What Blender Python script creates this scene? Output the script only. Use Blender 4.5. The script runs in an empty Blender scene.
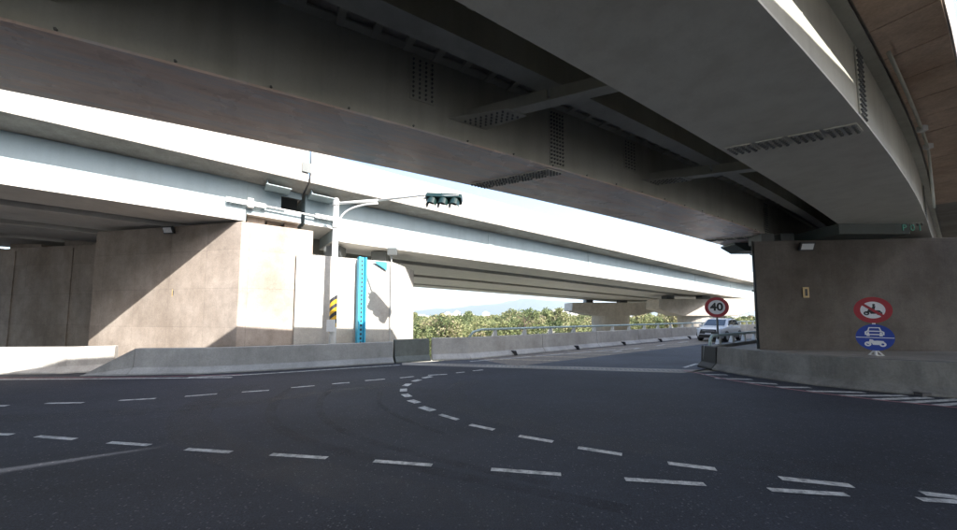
import bpy, bmesh, math, random
from mathutils import Vector, Matrix
random.seed(7)
C = bpy.context.scene.collection
SC = bpy.context.scene
R = math.radians

# ------------------------------------------------------------------ camera
HC, F, PV = 1.6, 350.0, 290.0          # eye height, focal length and principal row in photo pixels (957 x 530)
PITCH = R(4.09)
cam_d = bpy.data.cameras.new('camera'); cam = bpy.data.objects.new('camera', cam_d); C.objects.link(cam)
cam.location = (0, 0, HC); cam.rotation_euler = (R(90) + PITCH, 0, 0)
cam_d.sensor_width = 36; cam_d.lens = 36 * F / 957; cam_d.shift_y = (PV - 265) / 957
cam_d.clip_start = 0.05; cam_d.clip_end = 20000
SC.camera = cam

# ------------------------------------------------------------------ sky, sun, exposure
SUN = Vector((0.70, -0.71, 0.84)).normalized()
el = math.asin(SUN.z); az = math.atan2(SUN.x, SUN.y)
w = bpy.data.worlds.new('World'); SC.world = w; w.use_nodes = True
nt = w.node_tree; bg = nt.nodes['Background']; sky = nt.nodes.new('ShaderNodeTexSky')
sky.sky_type = 'NISHITA'; sky.sun_disc = False; sky.sun_elevation = el; sky.sun_rotation = az
sky.dust_density = 2.5; sky.air_density = 1.0; sky.ozone_density = 1.0
nt.links.new(sky.outputs[0], bg.inputs[0]); bg.inputs[1].default_value = 0.15
sd = bpy.data.lights.new('sun', 'SUN'); sd.energy = 5.0; sd.angle = R(0.5); sd.color = (1, 0.955, 0.89)
so = bpy.data.objects.new('sun', sd); C.objects.link(so)
so.rotation_euler = SUN.to_track_quat('Z', 'Y').to_euler(); so.location = (30, -30, 40)
vs = SC.view_settings; vs.view_transform = 'Standard'; vs.look = 'None'; vs.exposure = 1.75; vs.gamma = 1.0
SC.render.engine = 'CYCLES'
SC.cycles.max_bounces = 8; SC.cycles.diffuse_bounces = 6; SC.cycles.glossy_bounces = 3; SC.cycles.volume_bounces = 0
SC.cycles.transparent_max_bounces = 8; SC.cycles.use_denoising = True
SC.cycles.sample_clamp_indirect = 6.0

# ------------------------------------------------------------------ pixel rays (photo pixels -> points on known planes)
def ray(u, v):
    x, y = (u - 478.5) / F, (PV - v) / F
    c, s = math.cos(PITCH), math.sin(PITCH)
    return Vector((x, c - y * s, s + y * c))
def G(u, v, z=0.0):
    d = ray(u, v); k = (z - HC) / d.z
    return Vector((d.x * k, d.y * k, z))
def atY(u, v, Y):
    d = ray(u, v); k = Y / d.y
    return Vector((d.x * k, Y, HC + d.z * k))

# ------------------------------------------------------------------ materials
MATS = {}
def newmat(name):
    m = bpy.data.materials.new(name); m.use_nodes = True; MATS[name] = m
    return m, m.node_tree.nodes, m.node_tree.links, m.node_tree.nodes['Principled BSDF']
def noise(N, L, vec, scale, detail=4, rough=0.55):
    n = N.new('ShaderNodeTexNoise'); n.inputs['Scale'].default_value = scale
    n.inputs['Detail'].default_value = detail; n.inputs['Roughness'].default_value = rough
    if vec is not None: L.new(vec, n.inputs['Vector'])
    return n.outputs['Fac']
def ramp(N, L, fac, stops):
    r = N.new('ShaderNodeValToRGB'); e = r.color_ramp.elements
    while len(e) < len(stops): e.new(0.5)
    for q, (pos, c) in zip(e, stops): q.position = pos; q.color = tuple(c) + (1,) if len(c) == 3 else c
    L.new(fac, r.inputs[0]); return r.outputs[0]
def grey(v): return (v, v, v)
def mix(N, L, kind, fac, a, b):
    m = N.new('ShaderNodeMix'); m.data_type = 'RGBA'; m.blend_type = kind
    for sock, val in ((m.inputs[0], fac), (m.inputs[6], a), (m.inputs[7], b)):
        if isinstance(val, (int, float)): sock.default_value = val
        elif isinstance(val, tuple): sock.default_value = tuple(val) + (1,) if len(val) == 3 else val
        else: L.new(val, sock)
    return m.outputs[2]
def position(N, L, scale=(1, 1, 1)):
    g = N.new('ShaderNodeNewGeometry'); mp = N.new('ShaderNodeMapping'); mp.inputs['Scale'].default_value = scale
    L.new(g.outputs['Position'], mp.inputs['Vector']); return mp.outputs[0]
def bump(N, L, h, B, strength=0.3, dist=0.01):
    b = N.new('ShaderNodeBump'); b.inputs['Strength'].default_value = strength; b.inputs['Distance'].default_value = dist
    L.new(h, b.inputs['Height']); L.new(b.outputs[0], B.inputs['Normal'])

def concrete(name, col, stain=0.35, lifts=0.0, rough=0.85, tint=(0.75, 0.68, 0.6), streak=0.3):
    m, N, L, B = newmat(name)
    P = position(N, L)
    big = noise(N, L, position(N, L, (0.8, 0.8, 0.55)), 0.9, 5)
    fine = noise(N, L, P, 28, 5, 0.7)
    stk = noise(N, L, position(N, L, (1.3, 1.3, 0.22)), 1.3, 7, 0.72)
    blot = noise(N, L, P, 3.3, 6, 0.72)
    c = mix(N, L, 'MULTIPLY', stain, col, ramp(N, L, big, [(0.3, tuple(0.62 * t for t in tint)), (0.62, grey(1.0))]))
    c = mix(N, L, 'MULTIPLY', streak, c, ramp(N, L, stk, [(0.36, grey(0.55)), (0.6, grey(1.0))]))
    c = mix(N, L, 'MULTIPLY', 0.5, c, ramp(N, L, blot, [(0.34, grey(0.66)), (0.62, grey(1.06))]))
    c = mix(N, L, 'MULTIPLY', 0.6, c, ramp(N, L, fine, [(0.3, grey(0.72)), (0.6, grey(1.05))]))
    hgt = fine
    if lifts:                                   # casting-lift lines and form panels
        br = N.new('ShaderNodeTexBrick'); br.offset = 0.0
        g = N.new('ShaderNodeNewGeometry'); sp = N.new('ShaderNodeSeparateXYZ'); cb = N.new('ShaderNodeCombineXYZ')
        L.new(g.outputs['Position'], sp.inputs[0]); L.new(sp.outputs['X'], cb.inputs['X']); L.new(sp.outputs['Z'], cb.inputs['Y'])
        L.new(cb.outputs[0], br.inputs['Vector'])
        br.inputs['Color1'].default_value = (1, 1, 1, 1); br.inputs['Color2'].default_value = (0.82, 0.82, 0.82, 1)
        br.inputs['Mortar'].default_value = (0.62, 0.62, 0.62, 1); br.inputs['Scale'].default_value = 1.0
        br.inputs['Mortar Size'].default_value = 0.008; br.inputs['Mortar Smooth'].default_value = 0.6
        br.inputs['Brick Width'].default_value = 1.45; br.inputs['Row Height'].default_value = 1.22
        c = mix(N, L, 'MULTIPLY', lifts, c, br.outputs['Color'])
    L.new(c, B.inputs['Base Color']); B.inputs['Roughness'].default_value = rough
    B.inputs['Specular IOR Level'].default_value = 0.3
    bump(N, L, hgt, B, 0.35, 0.006)
    return m
def paint(name, col, rough=0.42, dirt=0.3, rust=0.0, spec=0.5, vertical=True, reflect_wear=0.0):
    m, N, L, B = newmat(name)
    big = noise(N, L, position(N, L, (0.9, 0.9, 0.9)), 0.8, 5)
    stk = noise(N, L, position(N, L, (2.6, 2.6, 0.25 if vertical else 2.6)), 1.4, 5, 0.6)
    fine = noise(N, L, position(N, L), 35, 4, 0.7)
    c = mix(N, L, 'MULTIPLY', dirt, col, ramp(N, L, big, [(0.32, (0.55, 0.52, 0.47)), (0.62, grey(1.0))]))
    c = mix(N, L, 'MULTIPLY', dirt, c, ramp(N, L, stk, [(0.35, (0.6, 0.58, 0.54)), (0.58, grey(1.0))]))
    c = mix(N, L, 'MULTIPLY', 0.25, c, ramp(N, L, fine, [(0.35, grey(0.8)), (0.6, grey(1.0))]))
    if reflect_wear:                                   # wear streaks plus painted brown and blue reflections along the girders
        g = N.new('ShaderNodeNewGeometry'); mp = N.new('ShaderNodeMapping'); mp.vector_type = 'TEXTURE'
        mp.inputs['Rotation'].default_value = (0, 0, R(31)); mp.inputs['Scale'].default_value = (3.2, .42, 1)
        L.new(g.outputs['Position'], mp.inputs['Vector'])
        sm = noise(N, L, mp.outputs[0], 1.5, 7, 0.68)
        c = mix(N, L, 'MULTIPLY', reflect_wear, c, ramp(N, L, sm, [(0.32, (0.55, 0.46, 0.44)), (0.46, (0.92, 0.78, 0.71)), (0.54, (0.70, 0.74, 0.80)), (0.66, (1.0, 0.92, 0.86))]))
    if rust:
        rn = noise(N, L, position(N, L, (1, 1, 1)), 7, 6, 0.7)
        c = mix(N, L, 'MIX', ramp(N, L, rn, [(0.66, grey(0.0)), (0.74, grey(rust))]), c, (0.16, 0.08, 0.045))
    L.new(c, B.inputs['Base Color'])
    rr = N.new('ShaderNodeMapRange'); rr.inputs['To Min'].default_value = rough - 0.08; rr.inputs['To Max'].default_value = rough + 0.16
    L.new(big, rr.inputs['Value']); L.new(rr.outputs[0], B.inputs['Roughness'])
    B.inputs['Specular IOR Level'].default_value = spec
    bump(N, L, big, B, 0.12, 0.02)
    return m
def plain(name, col, rough=0.5, metal=0.0, spec=0.5):
    m, N, L, B = newmat(name)
    f = noise(N, L, position(N, L), 18, 4, 0.6)
    c = mix(N, L, 'MULTIPLY', 0.35, col, ramp(N, L, f, [(0.3, grey(0.75)), (0.65, grey(1.05))]))
    L.new(c, B.inputs['Base Color']); B.inputs['Roughness'].default_value = rough
    B.inputs['Metallic'].default_value = metal; B.inputs['Specular IOR Level'].default_value = spec
    return m
def asphalt(name, col, spark=1.0):
    m, N, L, B = newmat(name)
    P = position(N, L)
    big = noise(N, L, position(N, L, (0.35, 0.6, 1)), 0.7, 6, 0.6)
    mid = noise(N, L, P, 5.0, 6, 0.75)
    fine = noise(N, L, P, 60, 4, 0.85)
    vo = N.new('ShaderNodeTexVoronoi'); vo.inputs['Scale'].default_value = 42; L.new(P, vo.inputs['Vector'])
    sel = N.new('ShaderNodeSeparateColor'); L.new(vo.outputs['Color'], sel.inputs[0])
    c = mix(N, L, 'MULTIPLY', 1.0, col, ramp(N, L, big, [(0.3, grey(0.62)), (0.68, grey(1.3))]))
    c = mix(N, L, 'MULTIPLY', 0.7, c, ramp(N, L, mid, [(0.3, grey(0.7)), (0.7, grey(1.2))]))
    c = mix(N, L, 'MULTIPLY', 1.0, c, ramp(N, L, fine, [(0.34, grey(0.45)), (0.52, grey(1.0)), (0.70, grey(2.0))]))
    st = mix(N, L, 'MULTIPLY', 1.0, ramp(N, L, sel.outputs[0], [(0.86, grey(0)), (0.93, grey(0.55 * spark))]), ramp(N, L, vo.outputs['Distance'], [(0.25, grey(1)), (0.45, grey(0))]))
    c = mix(N, L, 'MIX', st, c, (0.17, 0.17, 0.18))
    L.new(c, B.inputs['Base Color']); B.inputs['Roughness'].default_value = 0.78
    B.inputs['Specular IOR Level'].default_value = 0.35
    bump(N, L, fine, B, 0.7, 0.008)
    return m
def roadpaint(name, col, wear=0.45):
    m, N, L, B = newmat(name)
    a = noise(N, L, position(N, L), 9, 6, 0.75); b = noise(N, L, position(N, L), 75, 3, 0.7)
    f = mix(N, L, 'MULTIPLY', 1.0, ramp(N, L, a, [(0.36, grey(wear * .6)), (0.58, grey(1))]), ramp(N, L, b, [(0.28, grey(0.6)), (0.5, grey(1))]))
    c = mix(N, L, 'MIX', f, (0.06, 0.06, 0.065), col)
    L.new(c, B.inputs['Base Color']); B.inputs['Roughness'].default_value = 0.7
    return m

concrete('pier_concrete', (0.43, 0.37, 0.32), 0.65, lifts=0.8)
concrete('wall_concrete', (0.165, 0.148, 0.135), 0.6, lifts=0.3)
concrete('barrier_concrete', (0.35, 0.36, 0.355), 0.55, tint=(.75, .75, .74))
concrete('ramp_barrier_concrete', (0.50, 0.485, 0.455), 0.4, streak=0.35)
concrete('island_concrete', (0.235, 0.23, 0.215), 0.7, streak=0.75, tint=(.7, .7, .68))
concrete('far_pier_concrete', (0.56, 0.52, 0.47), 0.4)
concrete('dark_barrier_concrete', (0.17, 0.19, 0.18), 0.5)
concrete('deck_concrete', (0.44, 0.41, 0.37), 0.5)
concrete('parapet_concrete', (0.50, 0.48, 0.44), 0.3, streak=0.3)
concrete('panel_concrete', (0.70, 0.54, 0.42), 0.6, tint=(0.8, 0.62, 0.48))
concrete('slab_concrete', (0.36, 0.34, 0.31), 0.5)
paint('girder_paint', (0.53, 0.525, 0.45), 0.40, 0.35, rust=0.2)
paint('soffit_paint', (0.70, 0.69, 0.61), 0.34, 0.25, vertical=False)
paint('soffit_reflect_wear', (0.80, 0.73, 0.69), 0.24, 0.15, vertical=False, reflect_wear=0.9, spec=0.8)  # wear with brown and blue reflections put into the colour
paint('viaduct_paint', (0.33, 0.41, 0.435), 0.45, 0.2)
paint('viaduct_soffit', (0.58, 0.56, 0.52), 0.45, 0.25, vertical=False)
paint('dark_steel', (0.10, 0.11, 0.11), 0.5, 0.3)
paint('bolt_steel', (0.16, 0.165, 0.16), 0.5, 0.3)
paint('teal_paint', (0.04, 0.058, 0.057), 0.45, 0.3)
paint('rail_paint', (0.36, 0.47, 0.47), 0.4, 0.3)
plain('galvanised', (0.52, 0.53, 0.52), 0.42, 0.35)
plain('pole_white', (0.66, 0.67, 0.66), 0.45)
plain('blue_paint', (0.045, 0.40, 0.60), 0.4)
plain('deep_blue_paint', (0.012, 0.17, 0.40), 0.4)
plain('black_paint', (0.025, 0.026, 0.03), 0.55)
plain('end_black', (0.014, 0.016, 0.017), 0.6)
plain('yellow_paint', (0.62, 0.36, 0.02), 0.45)
plain('signal_green', (0.006, 0.022, 0.02), 0.35)
plain('lens_dark', (0.03, 0.03, 0.03), 0.15)
plain('sign_red', (0.34, 0.02, 0.03), 0.4)
plain('sign_blue', (0.012, 0.045, 0.30), 0.4)
plain('sign_white', (0.72, 0.72, 0.74), 0.4)
plain('sign_black', (0.012, 0.012, 0.014), 0.4)
plain('lamp_glass', (0.62, 0.64, 0.66), 0.15)
plain('plate_yellow', (0.50, 0.36, 0.16), 0.5)
plain('p_text', (0.10, 0.42, 0.32), 0.5)
plain('white_bracket', (0.68, 0.66, 0.62), 0.5)
plain('rubber', (0.02, 0.02, 0.021), 0.8)
plain('car_white', (0.72, 0.73, 0.75), 0.22, 0.0, 0.6)
plain('car_black', (0.015, 0.015, 0.017), 0.35)
plain('car_glass', (0.03, 0.05, 0.075), 0.05, 0.0, 1.0)
plain('rim_metal', (0.5, 0.5, 0.52), 0.3, 0.7)
plain('hill_green', (0.04, 0.062, 0.05), 0.9)
plain('far_building', (0.68, 0.66, 0.63), 0.7)
plain('far_window', (0.08, 0.09, 0.1), 0.3)
plain('stem_brown', (0.11, 0.08, 0.055), 0.85)
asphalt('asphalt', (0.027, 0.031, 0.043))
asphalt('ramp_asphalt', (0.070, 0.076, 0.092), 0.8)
roadpaint('white_marking', (0.66, 0.66, 0.64))
roadpaint('red_marking', (0.36, 0.15, 0.17), 0.4)
roadpaint('yellow_marking', (0.55, 0.46, 0.32), 0.5)
roadpaint('brown_marking', (0.21, 0.175, 0.145), 0.5)

def leafmat():
    m, N, L, B = newmat('leaf')
    a = N.new('ShaderNodeAttribute'); a.attribute_name = 'tone'
    c = ramp(N, L, a.outputs['Fac'], [(0.0, (0.085, 0.115, 0.05)), (0.4, (0.15, 0.175, 0.075)), (0.7, (0.22, 0.225, 0.105)), (0.9, (0.28, 0.26, 0.14)), (1.0, (0.25, 0.215, 0.14))])
    L.new(c, B.inputs['Base Color']); B.inputs['Roughness'].default_value = 0.7
    B.inputs['Specular IOR Level'].default_value = 0.2
    t = N.new('ShaderNodeBsdfTranslucent'); L.new(c, t.inputs[0])
    mx = N.new('ShaderNodeMixShader'); mx.inputs[0].default_value = 0.3
    L.new(B.outputs[0], mx.inputs[1]); L.new(t.outputs[0], mx.inputs[2]); L.new(mx.outputs[0], N['Material Output'].inputs[0])
leafmat()
def groundmat():
    m, N, L, B = newmat('grass_ground')
    f = noise(N, L, position(N, L), 0.25, 7, 0.7)
    c = ramp(N, L, f, [(0.3, (0.17, 0.165, 0.11)), (0.5, (0.31, 0.295, 0.24)), (0.72, (0.40, 0.38, 0.33))])
    L.new(c, B.inputs['Base Color']); B.inputs['Roughness'].default_value = 0.95
groundmat()
def skidmat():
    m, N, L, B = newmat('tyre_mark')
    B.inputs['Base Color'].default_value = (0.016, 0.016, 0.018, 1); B.inputs['Roughness'].default_value = 0.7
    f = noise(N, L, position(N, L), 3.5, 6, 0.75)
    tr = N.new('ShaderNodeBsdfTransparent'); mx = N.new('ShaderNodeMixShader')
    fac = ramp(N, L, f, [(0.36, grey(0.0)), (0.72, grey(0.42))])
    L.new(fac, mx.inputs[0]); L.new(tr.outputs[0], mx.inputs[1]); L.new(B.outputs[0], mx.inputs[2])
    L.new(mx.outputs[0], N['Material Output'].inputs[0])
skidmat()
def trackmat():
    m, N, L, B = newmat('wheel_track')
    B.inputs['Base Color'].default_value = (0.062, 0.064, 0.07, 1); B.inputs['Roughness'].default_value = 0.6
    f = noise(N, L, position(N, L), 2.2, 6, 0.75); g2 = noise(N, L, position(N, L), 55, 4, 0.8)
    tr = N.new('ShaderNodeBsdfTransparent'); mx = N.new('ShaderNodeMixShader')
    fac = mix(N, L, 'MULTIPLY', 1.0, ramp(N, L, f, [(0.34, grey(0.0)), (0.75, grey(0.6))]), ramp(N, L, g2, [(0.4, grey(0.2)), (0.6, grey(1.0))]))
    L.new(fac, mx.inputs[0]); L.new(tr.outputs[0], mx.inputs[1]); L.new(B.outputs[0], mx.inputs[2])
    L.new(mx.outputs[0], N['Material Output'].inputs[0])
trackmat()

# ------------------------------------------------------------------ mesh helpers
class MB:
    def __init__(self): self.v, self.f = [], []
    def poly(self, pts): 
        n = len(self.v); self.v += [tuple(p) for p in pts]; self.f.append(list(range(n, n + len(pts)))); return self
    def loft(self, rings, closed=True, caps=True):
        n = len(self.v); k = len(rings[0])
        for r in rings: self.v += [tuple(p) for p in r]
        for i in range(len(rings) - 1):
            for j in range(k if closed else k - 1):
                a = n + i * k + j; b = n + i * k + (j + 1) % k
                self.f.append([a, b, b + k, a + k])
        if caps and closed:
            self.f.append([n + j for j in range(k)][::-1]); self.f.append([n + (len(rings) - 1) * k + j for j in range(k)])
        return self
    def box(self, x0, x1, y0, y1, z0, z1):
        return self.prism([(x0, y0), (x1, y0), (x1, y1), (x0, y1)], z0, z1)
    def prism(self, xy, z0, z1):
        return self.loft([[(x, y, z0) for x, y in xy], [(x, y, z1) for x, y in xy]])
    def slab8(self, q, t):                     # four corner points + thickness vector
        t = Vector(t); q = [Vector(p) for p in q]
        return self.loft([q, [p + t for p in q]])
    def tube(self, pts, r, n=10, flat=1.0):
        pts = [Vector(p) for p in pts]; rings = []
        if not isinstance(r, (list, tuple)): r = [r] * len(pts)
        ref = None
        for i, p in enumerate(pts):
            d = (pts[min(i + 1, len(pts) - 1)] - pts[max(i - 1, 0)]).normalized()
            if ref is None: ref = Vector((0, 0, 1)) if abs(d.z) < 0.9 else Vector((1, 0, 0))
            a = (ref - d * ref.dot(d)).normalized(); b = d.cross(a); ref = a
            rings.append([p + (a * math.cos(2 * math.pi * k / n) + b * math.sin(2 * math.pi * k / n) * flat) * r[i] for k in range(n)])
        return self.loft(rings)
    def hexbolt(self, p, nrm, r=0.018, h=0.02):
        p = Vector(p); nrm = Vector(nrm).normalized(); a = nrm.orthogonal().normalized(); b = nrm.cross(a)
        k = [p + (a * math.cos(i * 1.2566) + b * math.sin(i * 1.2566)) * r for i in range(5)]
        n = len(self.v); self.v += [tuple(q) for q in k] + [tuple(q + nrm * h) for q in k]
        self.f.append([n + 5 + i for i in range(5)])
        for i in range(5): self.f.append([n + i, n + (i + 1) % 5, n + 5 + (i + 1) % 5, n + 5 + i])
        return self
    def build(self, name, mat, parent=None, bevel=0.0, smooth=False, kind=None):
        me = bpy.data.meshes.new(name); me.from_pydata(self.v, [], self.f)
        bm = bmesh.new(); bm.from_mesh(me); bmesh.ops.recalc_face_normals(bm, faces=bm.faces); bm.to_mesh(me); bm.free()
        if smooth:
            for p in me.polygons: p.use_smooth = True
        me.materials.append(MATS[mat])
        o = bpy.data.objects.new(name, me); C.objects.link(o)
        if parent: o.parent = parent; o.matrix_parent_inverse = Matrix.Translation(parent.location).inverted() if parent.type == 'EMPTY' else Matrix()
        if bevel:
            b = o.modifiers.new('bevel', 'BEVEL'); b.width = bevel; b.segments = 2; b.limit_method = 'ANGLE'; b.angle_limit = R(40)
        if kind: o['kind'] = kind
        return o
def tag(o, label, cat, group=None):
    o['label'] = label; o['category'] = cat
    if group: o['group'] = group
    return o
def thing(name, label, cat, loc=(0, 0, 0), group=None):
    o = bpy.data.objects.new(name, None); C.objects.link(o); o.location = loc; o.empty_display_size = 0.2
    return tag(o, label, cat, group)
def structure(o): o['kind'] = 'structure'; return o
def frange(a, b, st):
    n = max(1, int(math.ceil((b - a) / st))); return [a + (b - a) * i / n for i in range(n + 1)]

# ------------------------------------------------------------------ alignments
DB = Vector((0.803, 0.596, 0)).normalized(); NB = Vector((-DB.y, DB.x, 0))
_ZT = [(-80, 7.4), (-4, 6.13), (0.5, 6.02), (4, 5.90), (15, 5.72), (46, 5.05), (120, 4.3)]
def zt(s):
    for (a, za), (b, zb) in zip(_ZT, _ZT[1:]):
        if s <= b: return za + (zb - za) * (s - a) / (b - a)
    return _ZT[-1][1]
def PB(s, p, dz, absolute=False):
    q = DB * s + NB * p; q.z = dz if absolute else zt(s) + dz; return q
# the flyover's four lower edges, each a gentle arc: offset key, start point, heading, curvature
EDGES = [(3.355, Vector((-.88, 6.09, 0)), R(30.2), R(.50)), (1.915, Vector((-.17, 4.90, 0)), R(30.0), R(.45)), (.035, Vector((.82, 3.23, 0)), R(32.9), R(.28)), (-1.265, Vector((1.47, 2.14, 0)), R(31.3), R(.40))]
def edge_point(e, t):
    _, p0, th, k = e; tc = min(14.0, max(-8.0, t)); a = th + k * tc
    q = p0 + Vector((math.sin(a) - math.sin(th), math.cos(th) - math.cos(a), 0)) / k
    if t != tc: b = R(27) if t < tc else R(36); q = q + Vector((math.cos(b), math.sin(b), 0)) * (t - tc)
    return q
def PA(t, off, z):
    i = 0
    while i < 2 and off < EDGES[i + 1][0]: i += 1
    a, b = edge_point(EDGES[i], t), edge_point(EDGES[i + 1], t); oa, ob = EDGES[i][0], EDGES[i + 1][0]
    if off > oa or off < ob:
        base, o0 = (a, oa) if off > oa else (b, ob)
        q = base + (a - b).normalized() * (off - o0)
    else: q = a + (b - a) * ((off - oa) / (ob - oa))
    return Vector((q.x, q.y, z))
def sweepA(mb, ts, prof): return mb.loft([[PA(t, o, z) for o, z in prof] for t in ts])
def sweepB(mb, ss, prof): return mb.loft([[PB(s, p, dz) for p, dz in prof] for s in ss])

# ------------------------------------------------------------------ ground and road
g = MB()
ps = [-6000, -300, -40, 10.75, 11.6, 14.5, 24, 60, 300, 6000]; ss_ = [-6000, -60, 1.5, 3.5, 60, 300, 6000]
def gz(s, p):
    a = 0 if p <= 10.8 else (-1.2 if p < 12 else (-4.2 if p < 15 else -5.2))
    return (a if s > 2 else (0 if p < 70 else -5)) - 0.03
n0 = 0
for s in ss_:
    for p in ps:
        q = DB * s + NB * p; g.v.append((q.x, q.y, gz(s, p)))
for i in range(len(ss_) - 1):
    for j in range(len(ps) - 1):
        a = i * len(ps) + j; g.f.append([a, a + 1, a + len(ps) + 1, a + len(ps)])
structure(g.build('ground', 'grass_ground'))
jl0, jl1, jr0, jr1 = G(402, 362.5), G(402, 364.8), G(700, 369.8), G(684, 373.0)
road = MB()
road.poly([G(402, 362.2), G(394, 363.4) + Vector((-.25, .5, 0)), G(338, 366.8) + Vector((-.25, .5, 0)), G(239, 372.6) + Vector((-.1, .6, 0)), PB(.6, 40, 0, True), PB(-60, 40, 0, True), PB(-60, -40, 0, True), PB(30, -40, 0, True), Vector((40, 6, 0)), Vector((23, 5.2, 0)), Vector((14, 6.2, 0)), G(720, 371), jr1, jl1])
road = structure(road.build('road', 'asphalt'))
ramp_road = MB().poly([jl0, jr0, PB(13.5, 4.3, 0, True), PB(120, 3.0, 0, True), PB(120, 10.75, 0, True), PB(5.9, 10.75, 0, True)])
for vtx in range(len(ramp_road.v)): x, y, z = ramp_road.v[vtx]; ramp_road.v[vtx] = (x, y, 0.0)
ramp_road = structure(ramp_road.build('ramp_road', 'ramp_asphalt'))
band = MB().poly([jl1 + Vector((0, 0, .003)), jr1 + Vector((0, 0, .003)), jr0 + Vector((0, 0, .003)), jl0 + Vector((0, 0, .003))]).build('joint_band', 'slab_concrete', road)
j = MB(); a, b = (jl0 + jl1) * .5, (jr0 + jr1) * .5; ax = (b - a).normalized(); ay = Vector((-ax.y, ax.x, 0))
k = 1.2
while k < (b - a).length - 0.1:
    c = a + ax * k + Vector((0, 0, .006)); j.poly([c - ay * .13, c + ax * .07 - ay * .13, c + ax * .045 + ay * .13, c + ax * .02 + ay * .13]); k += .13
j.build('joint_tooth', 'dark_steel', road, kind='stuff')

ZM = 0.005
def dash(p0, p1, wid, name='lane_dash', mat='white_marking', par=road, z=ZM):
    a, b = G(*p0, z), G(*p1, z); d = (b - a).normalized(); nn = Vector((-d.y, d.x, 0)) * wid / 2
    return MB().poly([a - nn, b - nn, b + nn, a + nn]).build(name, mat, par)
ROW_A = [((-8, 405.8), (7.5, 405.6)), ((46, 403.2), (83, 402.6)), ((119, 400.4), (155.5, 398.4)), ((185, 396.3), (217, 393.8)), ((242, 392), (269, 390.2)),
         ((291, 387.6), (314.5, 385.6)), ((332, 383.8), (349.5, 382.5)), ((365, 380.6), (385, 379)), ((400, 377.8), (414, 376.4)), ((428, 375.2), (447, 374.2)), ((456, 372.8), (464.5, 372)), ((473, 370.8), (483, 369.8))]
ROW_C = [((423, 378), (431.5, 376.4)), ((413, 381.4), (420, 379.6)), ((405, 386), (409, 383.6)), ((403.5, 391.4), (403.5, 388.6)), ((409, 396.8), (404.5, 394)), ((410, 400), (418, 402.8)),
         ((421, 406.8), (433, 410.6)), ((440, 414.4), (458, 419.6)), ((470, 424.6), (494, 429.6)), ((519, 435.8), (553, 441.6)), ((578, 447.4), (622, 454.4)), ((668, 463), (716, 469)), ((780, 478), (852, 485.6)), ((922, 493), (985, 500.5))]
ROW_B = [((-10, 433.8), (12, 434.4)), ((37, 436.2), (75, 439)), ((109, 442.3), (149.5, 445)), ((186, 449), (231, 452)), ((271, 454.2), (327, 457.8)), ((374, 460.8), (432, 465)),
         ((491, 469.2), (561, 474.2)), ((625, 479), (705, 484.2)), ((769, 489.4), (847, 494.4)), ((919, 499), (990, 503.8))]
for q in ROW_A: dash(*q, 0.085)
for i, q in enumerate(ROW_C): dash(*q, 0.15 if i < 7 else 0.09)
for q in ROW_B: dash(*q, 0.075)
def strip(px, wid, name, mat, par, z=ZM, off=0.0, pts=None):
    pts = pts or [G(u, v, z) for u, v in px]; mb = MB(); L_, R_ = [], []
    for i, p in enumerate(pts):
        d = (pts[min(i + 1, len(pts) - 1)] - pts[max(i - 1, 0)]).normalized(); nn = Vector((-d.y, d.x, 0))
        L_.append(p + nn * (off + wid / 2)); R_.append(p + nn * (off - wid / 2))
    mb.loft([[l, r] for l, r in zip(L_, R_)], closed=False); return mb.build(name, mat, par)
strip([(-40, 379.6), (60, 379), (150, 378.2), (232, 377.4)], 0.10, 'edge_line', 'white_marking', road)
strip([(188, 377.4), (240, 375), (300, 371.4), (345, 368.4), (400, 365)], 0.09, 'edge_line', 'white_marking', road)
strip([(-40, 378), (60, 377.6), (150, 376.8), (240, 374.6)], 0.07, 'edge_line', 'red_marking', road, z=.007)
RED = [(684, 370.5), (700, 373.4), (720, 378), (760, 385), (820, 393), (880, 400), (957, 407.4), (1010, 411)]
strip(RED, 0.09, 'edge_line', 'red_marking', road, z=.007)
for a, b in [((702, 374.4), (727, 374.8)), ((715, 378.2), (752, 379.4)), ((744, 382.2), (777, 384)), ((777, 387), (810, 387.5)), ((808, 391), (864, 392.4)), ((839, 395.4), (905.6, 395.6)), ((872, 399.4), (930.5, 397.6)), ((905, 402.4), (960, 399.4)), ((935, 405.4), (990, 401))]:
    dash(a, b, 0.13, 'hatch_stripe')
for a, b, wd in [((684, 367.5), (697, 363.6), .1), ((470, 361.4), (640, 347.8), .1)]:
    dash(a, b, wd, 'edge_line', 'white_marking', ramp_road)
strip(None, 2.1, 'shoulder_band', 'brown_marking', ramp_road, pts=[PB(s, 9.25, .004, True) for s in (7.6, 12, 20, 40, 80)])
for k in range(12):
    s = 7.8 + k * 1.55
    strip(None, 0.13, 'hatch_stripe', 'yellow_marking', ramp_road, pts=[PB(s, 10.2, .008, True), PB(s + 1.9, 8.3, .008, True)])
for k in range(4): dash((612 + k * 22, 352 - k * 3.1), (622 + k * 22, 350.6 - k * 3.1), .1, par=ramp_road)
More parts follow.
